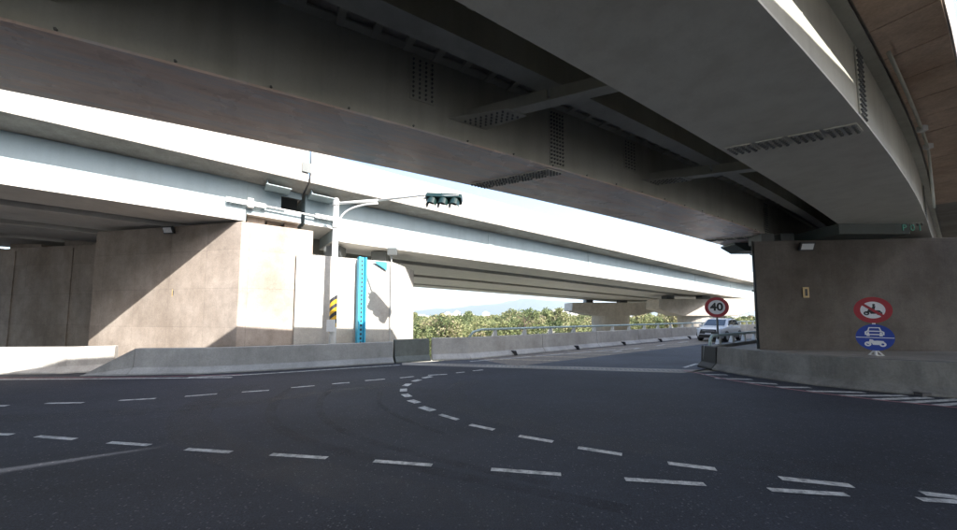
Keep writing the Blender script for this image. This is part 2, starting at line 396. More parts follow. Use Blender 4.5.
for px, wd in [([(300, 384), (281, 395), (271, 410), (276, 424), (300, 438), (350, 453), (430, 470), (540, 492), (640, 512)], .16), ([(335, 386), (322, 398), (320, 412), (338, 428), (380, 444), (450, 462), (560, 486)], .12), ([(470, 381), (455, 392), (462, 404), (500, 418), (580, 436), (720, 458), (980, 486)], -.5), ([(250, 385), (205, 402), (190, 425), (240, 455), (380, 490), (600, 530)], -.55), ([(-40, 420), (100, 414), (230, 404), (320, 393), (420, 381)], -.45),
               ([(380, 392), (380, 404), (402, 418), (450, 436)], .09)]:
    pts = [G(u, v, .0035) for u, v in px]; fine = []
    for i in range(len(pts) - 1):
        p0, p1, p2, p3 = pts[max(i - 1, 0)], pts[i], pts[i + 1], pts[min(i + 2, len(pts) - 1)]
        for kk in range(8):
            t = kk / 8; fine.append(0.5 * ((2 * p1) + (p2 - p0) * t + (2 * p0 - 5 * p1 + 4 * p2 - p3) * t * t + (3 * p1 - p0 - 3 * p2 + p3) * t ** 3))
    strip(None, abs(wd), 'tyre_mark' if wd > 0 else 'wheel_track', 'tyre_mark' if wd > 0 else 'wheel_track', road, pts=[q + Vector((0, 0, 0 if wd > 0 else -.0015)) for q in fine])

# ------------------------------------------------------------------ hills, far buildings, woodland
hb = MB(); rows = []
for r in range(7):
    row = []
    for i in range(61):
        u = 280 + i * 12; Y = 3600 + 260 * r
        e = math.exp(-((u - 535) / 48) ** 2) * 150 + math.exp(-((u - 460) / 60) ** 2) * 70 + math.exp(-((u - 640) / 80) ** 2) * 110 + math.exp(-((u - 850) / 100) ** 2) * 90 + 12
        e *= 0.55 + 0.45 * math.sin(min(r, 3) / 3 * math.pi / 2); e *= 1 + .10 * math.sin(u * .13 + r) + .06 * math.sin(u * .31 + 2 * r)
        row.append(((u - 478.5) / F * Y, Y, e * (1 if r < 5 else .7) * (.1 if r == 0 else 1) - (4 if r == 0 else 0)))
    rows.append(row)
structure(hb.loft(rows, closed=False).build('hill', 'hill_green', smooth=True))
bspec = [(422, 316, 14, 520), (448, 313.5, 9, 640), (457, 312, 6, 640), (468, 314, 12, 700), (486, 312.6, 7, 760), (556, 310.5, 8, 700), (563, 311.2, 12, 720), (576, 312.2, 10, 640)]
descr = ['low cream', 'slim white', 'narrow pale', 'broad white', 'small plain', 'tall pale', 'wide white', 'stepped cream']
for (u, v, wpx, Y), dsc in zip(bspec, descr):
    p = atY(u, v, Y); hw = wpx * Y / F / 2
    t = thing('far_building', f'{dsc} building far off above the woodland, {"beside the round pier" if u > 540 else "below the blue hill"}', 'building', (p.x, Y, -5))
    MB().box(p.x - hw, p.x + hw, Y, Y + 15, -6, p.z).build('wall', 'far_building', t)
    m2 = MB().box(p.x - hw * .5, p.x + hw * .3, Y + 3, Y + 10, p.z, p.z + 2.5).build('roof_block', 'far_building', t)
    for q in range(3):
        MB().box(p.x - hw * .8 + q * hw * .55, p.x - hw * .8 + q * hw * .55 + hw * .3, Y - .2, Y - .02, p.z - 4, p.z - 2).build('window', 'far_window', t)

wood = MB(); tones = []
def crown(cx, cy, zc, rx, rz, n, tone, leaf):
    for _ in range(n):
        while True:
            x, y, z = random.uniform(-1, 1), random.uniform(-1, 1), random.uniform(-1, 1); r2 = x * x + y * y + z * z
            if 0.30 < r2 < 1: break
        lump = 1 + .18 * math.sin(5 * x + cx) * math.cos(4 * y + cy)
        p = Vector((cx + x * rx * lump, cy + y * rx * lump, zc + z * rz * lump))
        a = Vector((random.gauss(0, 1), random.gauss(0, 1), random.gauss(0, 1) + .6)).normalized(); b = a.orthogonal().normalized()
        c2 = a.cross(b); sz = leaf * random.uniform(.6, 1.3)
        wood.poly([p - b * sz, p - c2 * sz * .6, p + b * sz, p + c2 * sz * .6]); tones.append(min(1, max(0, tone + random.gauss(0, .13))))
for _ in range(640):
    u = random.uniform(385, 790); Y = 56 + 120 * random.random() ** 1.4
    X = (u - 478.5) / F * Y
    if NB.dot(Vector((X, Y, 0))) < 42: continue
    top = 1.0 + .9 * math.sin(u * .045 + Y * .05) * math.sin(u * .11) + random.gauss(.3, .6) + (1.4 if 505 < u < 560 and Y > 75 else 0) - (2.0 * random.random() if Y < 80 else 0)
    rx = random.uniform(1.3, 3.6); rz = rx * random.uniform(.6, .95)
    tone = random.choice([.12, .3, .45, .55, .62, .75, .9])
    for k in range(5):                                           # each crown is a few clumps
        a = random.uniform(0, 6.28); rr = rx * random.uniform(.35, .6)
        crown(X + math.cos(a) * rx * .55, Y + math.sin(a) * rx * .5, top - rr - random.uniform(0, rz * .9), rr, rr * .85, int(70 * rr * rr) + 14, tone + random.gauss(0, .06), .10 + Y * .0016)
    if Y < 95:
        for k in range(2): crown(X + random.gauss(0, 2), Y - random.uniform(0, 2), top - 2 * rz - random.uniform(0, 2.0), rx * .8, rz * .8, 70, random.choice([.2, .4, .6]), .25)
wo = wood.build('woodland', 'leaf'); at = wo.data.attributes.new('tone', 'FLOAT', 'FACE'); at.data.foreach_set('value', tones)
wo['kind'] = 'stuff'; wo['label'] = 'dense olive green woodland beyond the ramp barrier'; wo['category'] = 'woodland'
for k in range(3):                                               # bare trees that stand out of the canopy
    u, Y = [(524, 58), (437, 72), (556, 80)][k]; X = (u - 478.5) / F * Y
    t = thing('bare_tree', ['slender bare tree rising from the woodland under the blue hill', 'small bare tree rising from the woodland beside the white pier', 'bare tree rising from the woodland beside the round pier'][k], 'tree', (X, Y, -5.2))
    MB().tube([(X, Y, -5.2), (X + .1, Y, -1.5), (X, Y, 1.2)], [.16, .12, .04], 6).build('trunk', 'stem_brown', t)
    lm = MB()
    for _ in range(26):
        z0 = random.uniform(-1.8, .9); a = random.uniform(0, 6.28); l = random.uniform(.6, 1.5); e = Vector((X + l * math.cos(a), Y + l * math.sin(a), z0 + l * .9))
        lm.tube([(X, Y, z0), e, e + Vector((random.gauss(0, .4), random.gauss(0, .4), .5))], [.05, .03, .012], 4)
    lm.build('crown', 'stem_brown', t)

# ------------------------------------------------------------------ steel viaduct (the sunlit bridge)
SJ = 2.2      # movement joint
def viaduct_span(label, s0, s1, boxes, depth, dap0, dap1, stiff):
    t = thing('viaduct_span', label, 'bridge', PB((s0 + s1) / 2, 13, -depth))
    ss = frange(s0, s1, 6) if s1 - s0 > 12 else frange(s0, s1, 2)
    P0, P1 = 12.35, boxes[-1][1] + .65
    d = MB(); sweepB(d, ss, [(P0, 0), (13.25, -.12), (boxes[-1][1], -.12), (P1, 0), (P1, .22), (P0, .22)]); d.build('deck_slab', 'deck_concrete', t)
    seg = 5.0; q = s0
    while q < s1 - .01:
        e = min(q + seg, s1); a_, b_ = q + .012, e - .012
        for pp, sg in ((P0, 1), (P1, -1)):
            m = MB(); sweepB(m, frange(a_, b_, 3), [(pp, .223), (pp + .32 * sg, .223), (pp + .24 * sg, .5), (pp + .2 * sg, 1.1), (pp + .02 * sg, 1.1)]); m.build('parapet', 'parapet_concrete', t)
        q = e
    for i, (p0, p1) in enumerate(boxes):
        a_, b_ = s0 + dap0, s1 - dap1
        m = MB(); sweepB(m, frange(a_, b_, 6), [(p0, -depth), (p1, -depth), (p1, -.13), (p0, -.13)])
        bx = m.build('box_girder', 'viaduct_paint' if i == 0 else 'viaduct_soffit', t)
        f_ = MB(); sweepB(f_, frange(a_ + .005, b_ - .005, 6), [(p0 - .06, -depth - .03), (p1 + .06, -depth - .03), (p1 + .06, -depth - .002), (p0 - .06, -depth - .002)])
        f_.build('bottom_flange', 'viaduct_soffit', bx)
        for (c0, c1) in (((s0 + .03, a_ - .004),) if dap0 else ()) + (((b_ + .004, s1 - .03),) if dap1 else ()):
            hole = i == 0 and dap1
            ce = c1 - .62 if hole else c1
            m = MB(); sweepB(m, [c0, ce], [(p0 + .02, -1.17), (p1 - .02, -1.17), (p1 - .02, -.14), (p0 + .02, -.14)]); h = m.build('halved_end', 'viaduct_paint', t)
            if hole:                                             # plates round the open access hole
                for za, zb_ in ((-1.17, -.80), (-.36, -.14)):
                    m = MB(); sweepB(m, [ce + .002, c1], [(p0 + .02, za), (p0 + .06, za), (p0 + .06, zb_), (p0 + .02, zb_)]); m.build('end_plate', 'viaduct_paint', h)
                m = MB(); sweepB(m, [ce + .002, c1], [(p0 + .9, -1.17), (p0 + .94, -1.17), (p0 + .94, -.14), (p0 + .9, -.14)]); m.build('inner_diaphragm', 'dark_steel', h)
            m = MB(); sweepB(m, [c0 + .01, c1 - .01], [(p0 - .05, -1.2), (p1 + .05, -1.2), (p1 + .05, -1.172), (p0 - .05, -1.172)]); m.build('end_flange', 'viaduct_soffit', h)
    for s in stiff:
        m = MB(); sweepB(m, [s - .16, s + .16], [(13.225, -depth + .06), (13.248, -depth + .06), (13.248, -.16), (13.225, -.16)]); m.build('splice_plate', 'viaduct_paint', t)
    for s in frange(s0 + 2, s1 - 2, 5.5):                        # cross frames between the boxes
        if not -30 < s < 70: continue
        for (a_, b_) in zip(boxes, boxes[1:]):
            m = MB(); sweepB(m, [s - .12, s + .12], [(a_[1] + .003, -depth + .35), (b_[0] - .003, -depth + .35), (b_[0] - .003, -.15), (a_[1] + .003, -.15)]); m.build('cross_frame', 'dark_steel', t)
    return t
v1 = viaduct_span('sunlit pale steel viaduct span that ends above the tan corner pier', -70, SJ, [(13.25, 14.9), (15.9, 18.1), (19.2, 21.5), (22.6, 26)], 1.41, 0, 1.62, [])
def s_at(u):                                                     # station on the near web plane p = 13 seen at column u
    x = (u - 478.5) / F; Y = 13 / (-DB.y * 0 + NB.x * x + NB.y); return DB.x * x * Y + DB.y * Y
v2 = viaduct_span('long sunlit steel viaduct span with parapet running over the round piers', SJ + .06, 118, [(13.25, 15.4), (16.6, 20.0), (21.3, 25.4), (26.4, 28.4)], 1.61, .98, 0, [s_at(u) for u in (494, 594, 655, 700, 735)])
# movement joint details
def bracket(par, s, w_):
    m = MB(); sweepB(m, [s, s + w_], [(12.55, -.30), (13.24, -.30), (13.24, -.28), (12.55, -.28)]); m.build('bracket_plate', 'viaduct_paint', par)
    m = MB(); m.loft([[PB(s + e, q_, z) for q_, z in ((12.57, -.278), (13.24, -.278), (13.24, -.135), (12.8, -.08))] for e in (.02, .05)]); m.build('bracket_web', 'viaduct_paint', par)
bracket(v1, 1.05, .7); bracket(v2, SJ + .15, .75)
for par, s0, s1 in ((v1, .05, 1.1), (v2, 2.6, 3.4)):
    for dz in (-.80, -.92, -.86):
        MB().tube([PB(s0, 13.12, dz), PB(s1, 13.12, dz)], .022, 6).build('restrainer_rod', 'galvanised', par)
    m = MB(); c = s0 + (.55 if par is v1 else .6); m.loft([[PB(c + e, p, z) for p, z in ((13.02, -1.0), (13.24, -1.0), (13.24, -.72), (13.02, -.72))] for e in (0, .16)]); m.build('restrainer_bracket', 'white_bracket', par)
    for q in range(4):
        e = s0 + .05 + q * .11; MB().tube([PB(e, 13.12, -.86), PB(e + .05, 13.12, -.86)], .055, 8).build('restrainer_nut', 'galvanised', par)
MB().tube([PB(1.0, 13.12, -.86), PB(2.65, 13.12, -.88)], .03, 6).build('restrainer_rod', 'white_bracket', v1)
m = MB(); sweepB(m, [SJ - .2, SJ + .06], [(12.30, .30), (12.348, .30), (12.348, .62), (12.30, .62)]); m.build('joint_cover', 'dark_steel', v1)

# ------------------------------------------------------------------ piers of the viaduct
Cn = Vector((-7.43, 10.81, 0)); En = Vector((-5.76, 12.04, 0)); Ln = Vector((-13.5, 12.2, 0))
pier = thing('corner_pier', 'tan concrete corner pier with a bright sunlit end face under the movement joint', 'pier', Cn)
MB().prism([tuple(q.xy) for q in (Ln, Cn, En, En + Ln - Cn)], -1.3, 4.53).build('shaft', 'pier_concrete', pier, bevel=.02)
for s0, s1, p0 in ((.62, 1.12, 13.45), (1.2, 1.62, 13.7), (1.7, 2.1, 13.45)):
    m = MB(); m.loft([[PB(s, p, z, True) for p, z in ((p0, 4.533), (p0 + .9, 4.533), (p0 + .9, zt(s) - 1.21), (p0, zt(s) - 1.21))] for s in (s0, s1)]); m.build('bearing_pedestal', 'pier_concrete', pier)
rp = thing('recessed_pier', 'shadowy concrete pier wall set back beside the tan corner pier', 'pier', (-18, 14.5, 0))
MB().prism([(-14.2, 13.55), (-14.2, 16), (-30, 19), (-30, 16.8)], -.3, 4.42).build('shaft', 'pier_concrete', rp, bevel=.02)
for k in range(3):
    x = -16.9 - k * 3.2; y = 13.55 + (-14.2 - x) * .206
    MB().box(x - .7, x + .7, y + .6, y + 1.8, 4.423, 4.75).build('bearing_pedestal', 'pier_concrete', rp)
    MB().prism([(x - .55, y + .08), (x + .55, y - .147), (x + .55, y + .05), (x - .55, y + .25)], -.3, 4.3).build('pilaster', 'pier_concrete', rp)
b2 = thing('block_pier', 'broad white sunlit pier behind the signal pole, with the blue post on it', 'pier', (-4.4, 12.7, 0))
MB().prism([(-6.1, 11.62), (-3.33, 13.5), (-3.0, 16.2), (-7.6, 14.4)], -5.4, 3.66).build('shaft', 'parapet_concrete', b2, bevel=.02)
for x, y in ((-5.5, 13.3), (-4.1, 14.5)):
    MB().box(x - .3, x + .3, y - .3, y + .3, 3.663, 4.2).build('bearing_pedestal', 'dark_steel', b2)
def hammerhead(name_lab, cx, cy, ang, hw, top, mid, low, th, rc, zb_, bearings):
    t = thing('hammerhead_pier', name_lab, 'pier', (cx, cy, zb_))
    ca, sa = math.cos(ang), math.sin(ang)
    def W(a, b, z): return Vector((cx + a * ca - b * sa, cy + a * sa + b * ca, z))
    prof = [(-hw, top), (hw, top), (hw * 1.02, mid), (rc * 1.15, low), (-rc * 1.15, low), (-hw * 1.02, mid)]
    MB().loft([[W(a, -th / 2, z) for a, z in prof], [W(a, th / 2, z) for a, z in prof]]).build('cap_beam', 'far_pier_concrete', t, bevel=.06)
    MB().loft([[W(rc * math.cos(i * .2094), min(rc, th * .46) * math.sin(i * .2094), z) for i in range(30)] for z in (zb_, low + .01)]).build('column', 'far_pier_concrete', t, smooth=False)
    for a in bearings:
        MB().loft([[W(a + e * .09 * hw * .9, f_, z) for e, f_ in ((-1, -.6), (1, -.6), (1, .6), (-1, .6))] for z in (top + .003, top + .42)]).build('bearing', 'dark_steel', t)
    return t
def Wp(u, v, Y): return atY(u, v, Y)
p = Wp(610, 303, 46); hammerhead('round pier with a wide tapered cap, standing clear before the woodland', p.x, p.y, R(2), 42 * 46 / F, Wp(610, 303, 46).z, Wp(610, 311, 46).z, Wp(610, 315.5, 46).z, 3.6, 18.5 * 46 / F, -6, (-2.9, 1.6))
p = Wp(700, 300, 36); hammerhead('round pier with a heavy sunlit cap behind the white car', p.x, p.y, R(-4), 46 * 36 / F, Wp(700, 299.5, 36).z, Wp(700, 309, 36).z, Wp(700, 316, 36).z, 3.2, 22 * 36 / F, -6, (-3.2, 0.3))

# ------------------------------------------------------------------ steel flyover overhead
T0, T1 = -46, 62
fl = thing('flyover', 'dark grey steel twin box girder flyover passing overhead onto the P01 wall', 'bridge', PA(0, 1, 4.07))
ts = frange(T0, T1, 1.5)
SK = 0.60
ZB, ZS = 4.10, 5.20
box1 = MB(); sweepA(box1, ts, [(1.95, ZB), (3.32, ZB), (3.32, ZS - .02), (1.95, ZS - .02)]); box1 = box1.build('box_girder', 'girder_paint', fl)
box2 = MB(); sweepA(box2, ts, [(-1.23, ZB), (0, ZB), (0, ZS - .02), (-1.23, ZS - .02)]); box2 = box2.build('box_girder', 'girder_paint', fl)
for bx, o0, o1 in ((box1, 1.95, 3.32), (box2, -1.23, 0)):
    cuts = [T0, -22, -14, -6.2, (2.94 if bx is box1 else 3.5), 7.0, 12, 20, 34, T1]
    for a_, b_ in zip(cuts, cuts[1:]):
        n = max(2, int((b_ - a_) / 1.2)); m = MB()
        rings = []
        for i in range(n + 1):
            tt = a_ + .004 + (b_ - a_ - .008) * i / n
            rings.append([PA(tt - SK * o, o, z) for o, z in ((o0 - .035, ZB - .03), (o1 + .035, ZB - .03), (o1 + .035, ZB - .002), (o0 - .035, ZB - .002))])
        m.loft(rings); m.build('bottom_plate', 'soffit_reflect_wear' if bx is box1 else 'soffit_paint', bx)
    for o in (o0, o1):
        m = MB(); sweepA(m, ts, [(o - .12, ZS - .045), (o + .12, ZS - .045), (o + .12, ZS - .018), (o - .12, ZS - .018)]); m.build('top_flange', 'girder_paint', bx)
dk = MB(); sweepA(dk, ts, [(4.25, ZS), (4.25, ZS + .25), (-1.95, ZS + .25), (-1.95, ZS)]); dk.build('deck_slab', 'deck_concrete', fl)
for o, sg in ((4.25, -1), (-1.95, 1)):
    hp = 1.68 if o > 0 else 1.2; m = MB(); sweepA(m, ts, [(o, ZS + .253), (o + .3 * sg, ZS + .253), (o + .22 * sg, ZS + .5), (o + .2 * sg, ZS + hp), (o, ZS + hp)]); m.build('parapet', 'parapet_concrete', fl)
q = -8.0                                                         # precast soffit panels of the overhang
while q < 16:
    L_ = random.uniform(.85, 1.0); m = MB(); z0 = ZS - .03 - random.uniform(0, .006)
    m.loft([[PA(t, o, z) for o, z in ((-1.38, z0), (-1.93, z0), (-1.93, ZS - .002), (-1.38, ZS - .002))] for t in (q + .022, q + L_)]); m.build('soffit_panel', 'panel_concrete', fl); q += L_
stg = MB(); sweepA(stg, ts, [(.86, 4.62), (1.12, 4.62), (1.12, 4.645), (.86, 4.645)]); stg = stg.build('stringer', 'girder_paint', fl)
m = MB(); sweepA(m, ts, [(.98, 4.646), (1.0, 4.646), (1.0, ZS - .002), (.98, ZS - .002)]); m.build('web', 'girder_paint', stg)
m = MB(); q = -6.0
while q < 12:                                                    # ribs of the deck forms between the boxes
    m.loft([[PA(t, o, z) for o, z in ((.02, 5.13), (1.93, 5.13), (1.93, 5.198), (.02, 5.198))] for t in (q, q + .09)]); q += .42
m.build('deck_rib', 'girder_paint', fl, kind='stuff')
BO = {}
def skewed(t0, o, sk=None): return t0 - (SK if sk is None else sk) * o
for t0 in (-11.8, -7.4, -3.0, 1.44, 5.87):
    def W(o, e, z): return PA(skewed(t0, o, .72) + e, o, z)
    m = MB(); m.loft([[W(o, e, z) for e, z in ((-.11, 4.40), (.11, 4.40), (.11, 4.425), (-.11, 4.425))] for o in (.003, 1.947)]); cb = m.build('cross_beam', 'girder_paint', fl)
    m = MB(); m.loft([[W(o, e, z) for e, z in ((-.012, 4.427), (.012, 4.427), (.012, 4.605), (-.012, 4.605))] for o in (.004, .97)]); m.build('web', 'girder_paint', cb)
    m = MB(); m.loft([[W(o, e, z) for e, z in ((-.012, 4.427), (.012, 4.427), (.012, 4.605), (-.012, 4.605))] for o in (1.01, 1.946)]); m.build('web', 'girder_paint', cb)
    m = MB(); m.slab8([W(1.945, -.32, 4.385), W(1.945, .3, 4.385), W(1.35, .17, 4.385), W(1.35, -.17, 4.385)], (0, 0, .013)); gp = m.build('gusset_plate', 'girder_paint', cb)
    m = MB()
    for i in range(8):
        for k in range(4): m.hexbolt(W(1.88 - i * .065, -.13 + k * .085, 4.385), (0, 0, -1), .017, .018)
    m.build('bolt', 'bolt_steel', cb, kind='stuff')
    m = MB(); m.loft([[W(1.942, e, z) for e, z in ((-.9, 4.5), (-.55, 4.5), (-.55, 5.1), (-.9, 5.1))], [W(1.93, e, z) for e, z in ((-.9, 4.5), (-.55, 4.5), (-.55, 5.1), (-.9, 5.1))]]); 
    m.build('web_plate', 'girder_paint', cb)
    m = MB()
    nrm = PA(t0, 0, 0) - PA(t0, 1, 0)
    for i in range(4):
        for k in range(9): m.hexbolt(W(1.93, -.86 + i * .09, 4.54 + k * .065), nrm, .016, .018)
    m.build('bolt', 'bolt_steel', cb, kind='stuff')
def splice(bx, t0, o0, o1, webs, nstrip):
    m0 = MB(); plates = []
    span = (o1 - o0) / nstrip
    for i in range(nstrip):
        a_, b_ = o0 + i * span + .02, o0 + (i + 1) * span - .02
        m = MB(); m.slab8([PA(skewed(t0, a_) - .17, a_, ZB - .045), PA(skewed(t0, a_) + .17, a_, ZB - .045), PA(skewed(t0, b_) + .17, b_, ZB - .045), PA(skewed(t0, b_) - .17, b_, ZB - .045)], (0, 0, .014))
        m.build('splice_plate', 'soffit_paint', bx)
        for k in range(4):
            for r_ in range(5):
                o = a_ + (b_ - a_) * (k + .5) / 4; m0.hexbolt(PA(skewed(t0, o) - .14 + r_ * .07, o, ZB - .045), (0, 0, -1), .019, .022)
    m0.build('bolt', 'bolt_steel', bx, kind='stuff')
    for o, sg in webs:
        tt = skewed(t0, o); m = MB(); e = .014 * sg
        m.loft([[PA(t, o + e * k, z) for t, z in ((tt - .16, ZB + .04), (tt + .16, ZB + .04), (tt + .16, ZS - .09), (tt - .16, ZS - .09))] for k in (.1, 1)]); m.build('splice_plate', 'girder_paint', bx)
        mb = MB(); nrm = (PA(tt, o + sg, 0) - PA(tt, o, 0))
        for i in range(5):
            for k in range(14): mb.hexbolt(PA(tt - .13 + i * .065, o + e, ZB + .08 + k * .067), nrm, .017, .02)
        mb.build('bolt', 'bolt_steel', bx, kind='stuff')
for t0 in (-6.2, 2.94, 12.0): splice(box1, t0, 1.95, 3.32, ((1.95, -1),), 6)
for t0 in (-6.2, 3.5, 12.0): splice(box2, t0, -1.23, 0, ((-1.23, -1),), 4)
m = MB()
for k in range(26):                                              # small drain stubs along the box's lower edge
    m.hexbolt(PA(-9 + k * .82, 1.93, ZB + .02), PA(0, 1, 0) - PA(0, 2, 0), .014, .02)
m.build('drain_stub', 'bolt_steel', box1, kind='stuff')
# cross head with its number, on top of the wall
xh = MB().box(9.75, 11.66, 9.32, 10.75, 3.785, ZB - .035).build('crosshead', 'teal_paint', fl)
for x in (8.75, 9.35): MB().box(x - .2, x + .2, 10.45, 10.95, 3.777, ZB - .035).build('bearing', 'dark_steel', fl)
m = MB(); m.loft([[(8.75, y, z) for y, z in ((11.8, 4.0), (12.5, 4.0), (12.5, ZB - .035), (11.8, ZB - .035))]] + [[(x, y, z) for y, z in ((11.8, 3.79), (12.5, 3.79), (12.5, ZB - .035), (11.8, ZB - .035))] for x in (9.1, 17)]); m.build('crosshead', 'teal_paint', fl)
def text(body, name, mat, size, parent, loc, rot, extrude=.004, sx=1.0, bold=0.0):
    cu = bpy.data.curves.new(name, 'FONT'); cu.body = body; cu.size = size; cu.align_x = 'CENTER'; cu.align_y = 'CENTER'; cu.extrude = extrude; cu.offset = bold
    to = bpy.data.objects.new(name + '_curve', cu); C.objects.link(to); bpy.context.view_layer.update()
    me = bpy.data.meshes.new_from_object(to.evaluated_get(bpy.context.evaluated_depsgraph_get())); bpy.data.objects.remove(to)
    M_ = Matrix.Translation(Vector(loc)) @ rot.to_4x4() @ Matrix.Diagonal((sx, 1, 1, 1)); me.transform(M_); me.materials.clear(); me.materials.append(MATS[mat])
    o = bpy.data.objects.new(name, me); C.objects.link(o)
    if parent: o.parent = parent; o.matrix_parent_inverse = Matrix.Translation(parent.location).inverted() if parent.type == 'EMPTY' else Matrix()
    return o
RX = Matrix.Rotation(R(90), 3, 'X')
pp = atY(912.5, 228.0, 9.312)
for ch, dx in (('P', -.22), ('0', 0), ('1', .2)): text(ch, 'number_letter', 'p_text', .24, xh, pp + Vector((dx, 0, 0)), RX, .006, 1.1)

cd = MB().tube([PA(t, -1.46, 5.09) for t in frange(4.6, 9.4, .6)] + [PA(9.55, -1.46, 4.9), PA(9.6, -1.46, 4.15), PA(9.6, -1.46, 3.85)], .022, 7).build('conduit', 'girder_paint', fl, smooth=True)
for t in (8.0, 9.2):
    q = PA(t, -1.47, 5.08); MB().box(q.x - .05, q.x + .05, q.y - .05, q.y + .05, q.z - .06, q.z + .04).build('conduit_box', 'pole_white', cd)
# unseen deck beyond the gap, placed to shade the road
nb = thing('unseen_shade_deck', 'unseen concrete deck placed across the open gap to shade the road', 'bridge', PA(0, -9, ZS))
def edge_c(t): return min(-3.35, max(-4.5, -4.16 + (t + 1.93) * .0965))  # edge shaped so slivers of sun reach the web and the ground
tc_ = sorted(set(ts + [-5.45, -4, -3, -2, -1, 0, 1, 2, 3, 4, 5, 6.46]))
MB().loft([[PA(t, o, z) for o, z in ((edge_c(t), ZS), (edge_c(t), ZS + .3), (-16, ZS + .3), (-16, ZS))] for t in tc_]).build('deck_slab', 'deck_concrete', nb)
MB().loft([[PA(t, edge_c(t) + o, z) for o, z in ((0, ZS + .303), (-.3, ZS + .303), (-.2, ZS + 1.35), (0, ZS + 1.35))] for t in tc_]).build('parapet', 'parapet_concrete', nb)
for o in (-6, -10, -14):
    m = MB(); sweepA(m, ts, [(o - .7, ZB), (o + .7, ZB), (o + .7, ZS - .003), (o - .7, ZS - .003)]); m.build('box_girder', 'girder_paint', nb)

# ------------------------------------------------------------------ P01 wall and its island
wl = thing('numbered_wall', 'brown grey concrete pier wall under the P01 number on the island', 'pier', (11, 10.2, .6))
W0, W1 = Vector((8.13, 10.22)), Vector((24.0, 8.6)); WB = Vector((.80, .60))
dv = (W1 - W0).normalized(); nv = Vector((-dv.y, dv.x))
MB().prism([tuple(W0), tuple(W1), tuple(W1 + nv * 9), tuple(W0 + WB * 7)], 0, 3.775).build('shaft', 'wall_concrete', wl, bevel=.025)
mp_ = atY(756.0, 300, 10.45)
pipe = thing('downpipe', 'dark drainage downpipe running down the edge of the P01 wall', 'pipe', (mp_.x, mp_.y, .6))
MB().tube([(mp_.x - .01, 10.45, .6), (mp_.x - .01, 10.45, 3.83)], .034, 10).build('pipe', 'dark_steel', pipe, smooth=True)
for z in (1.2, 2.3, 3.4):
    MB().box(mp_.x - .07, mp_.x + .16, 10.40, 10.50, z, z + .05).build('clamp', 'dark_steel', pipe)
def flood(u, v, Y, yaw, label):
    p = atY(u, v, Y); t = thing('floodlight', label, 'lamp', p); rot = Matrix.Rotation(yaw, 3, 'Z') @ Matrix.Rotation(R(22), 3, 'X')
    def B8(x0, x1, y0, y1, z0, z1, nm, mt, rr=rot):
        m = MB().box(x0, x1, y0, y1, z0, z1); m.v = [tuple(p + rr @ Vector(q)) for q in m.v]; return m.build(nm, mt, t)
    B8(-.19, .19, -.02, .05, -.12, .12, 'housing', 'black_paint'); B8(-.155, .155, -.028, -.021, -.085, .085, 'lens', 'lamp_glass')
    B8(-.03, .03, .05, .2, -.03, .03, 'bracket', 'dark_steel', Matrix.Rotation(yaw, 3, 'Z'))
    for k in range(4): B8(-.17 + k * .1, -.14 + k * .1, .051, .08, -.1, .1, 'cooling_fin', 'black_paint')
flood(807, 246.5, 9.95, R(-6), 'small black floodlight under the top edge of the P01 wall')
f_dir = (Cn - Ln).normalized(); tt_ = .48; fp = Ln + (Cn - Ln) * tt_
flood(168, 230, fp.y - .25, R(-10), 'small floodlight on the tan corner pier just below the girders')
p = atY(805, 292.5, 10.10); t = thing('wall_plate', 'small yellow plate fixed to the P01 wall below the floodlight', 'sign', p)
MB().box(p.x - .085, p.x + .085, 10.062, 10.076, p.z - .15, p.z + .15).build('plate', 'plate_yellow', t)
MB().box(p.x - .035, p.x + .035, 10.055, 10.061, p.z - .1, p.z + .1).build('panel', 'black_paint', t)
MB().box(p.x - .03, p.x + .03, 10.077, 10.10, p.z - .1, p.z + .1).build('spacer', 'dark_steel', t)
lp = Ln + (Cn - Ln) * .545; p = atY(174, 293, lp.y - .03); t = thing('wall_plate', 'tiny yellow plate on the tan corner pier', 'sign', p)
MB().box(p.x - .05, p.x + .05, p.y - .02, p.y, p.z - .12, p.z + .12).build('plate', 'plate_yellow', t)
MB().box(p.x - .02, p.x + .02, p.y - .027, p.y - .021, p.z - .08, p.z + .08).build('panel', 'black_paint', t)

# ------------------------------------------------------------------ concrete barriers
JER = [(0, 0), (0, .07), (.16, .27), (.20, 1.0), (.40, 1.0), (.44, .27), (.60, .07), (.60, 0)]
def resample(pts, n):
    out = []
    for i in range(len(pts) - 1):
        for k in range(n): out.append(pts[i].lerp(pts[i + 1], k / n))
    return out + [pts[-1]]
def barrier(front, h, mat, label, group=None, side=1, depth=1.0, tops=None, parts=None):
    """front: ground points of the face towards the road; the body lies to the left of the path (side=1) or right (-1)"""
    rings = []
    for i, p in enumerate(front):
        d = (front[min(i + 1, len(front) - 1)] - front[max(i - 1, 0)]).normalized(); nn = Vector((-d.y, d.x, 0)) * side
        rings.append([p + nn * a * depth + Vector((0, 0, (b * h if b <= .999 else h))) for a, b in JER])
    t = thing('concrete_barrier', label, 'barrier', front[len(front) // 2], group)
    body = MB().loft(rings).build('body', mat, t, bevel=.012)
    return t, rings
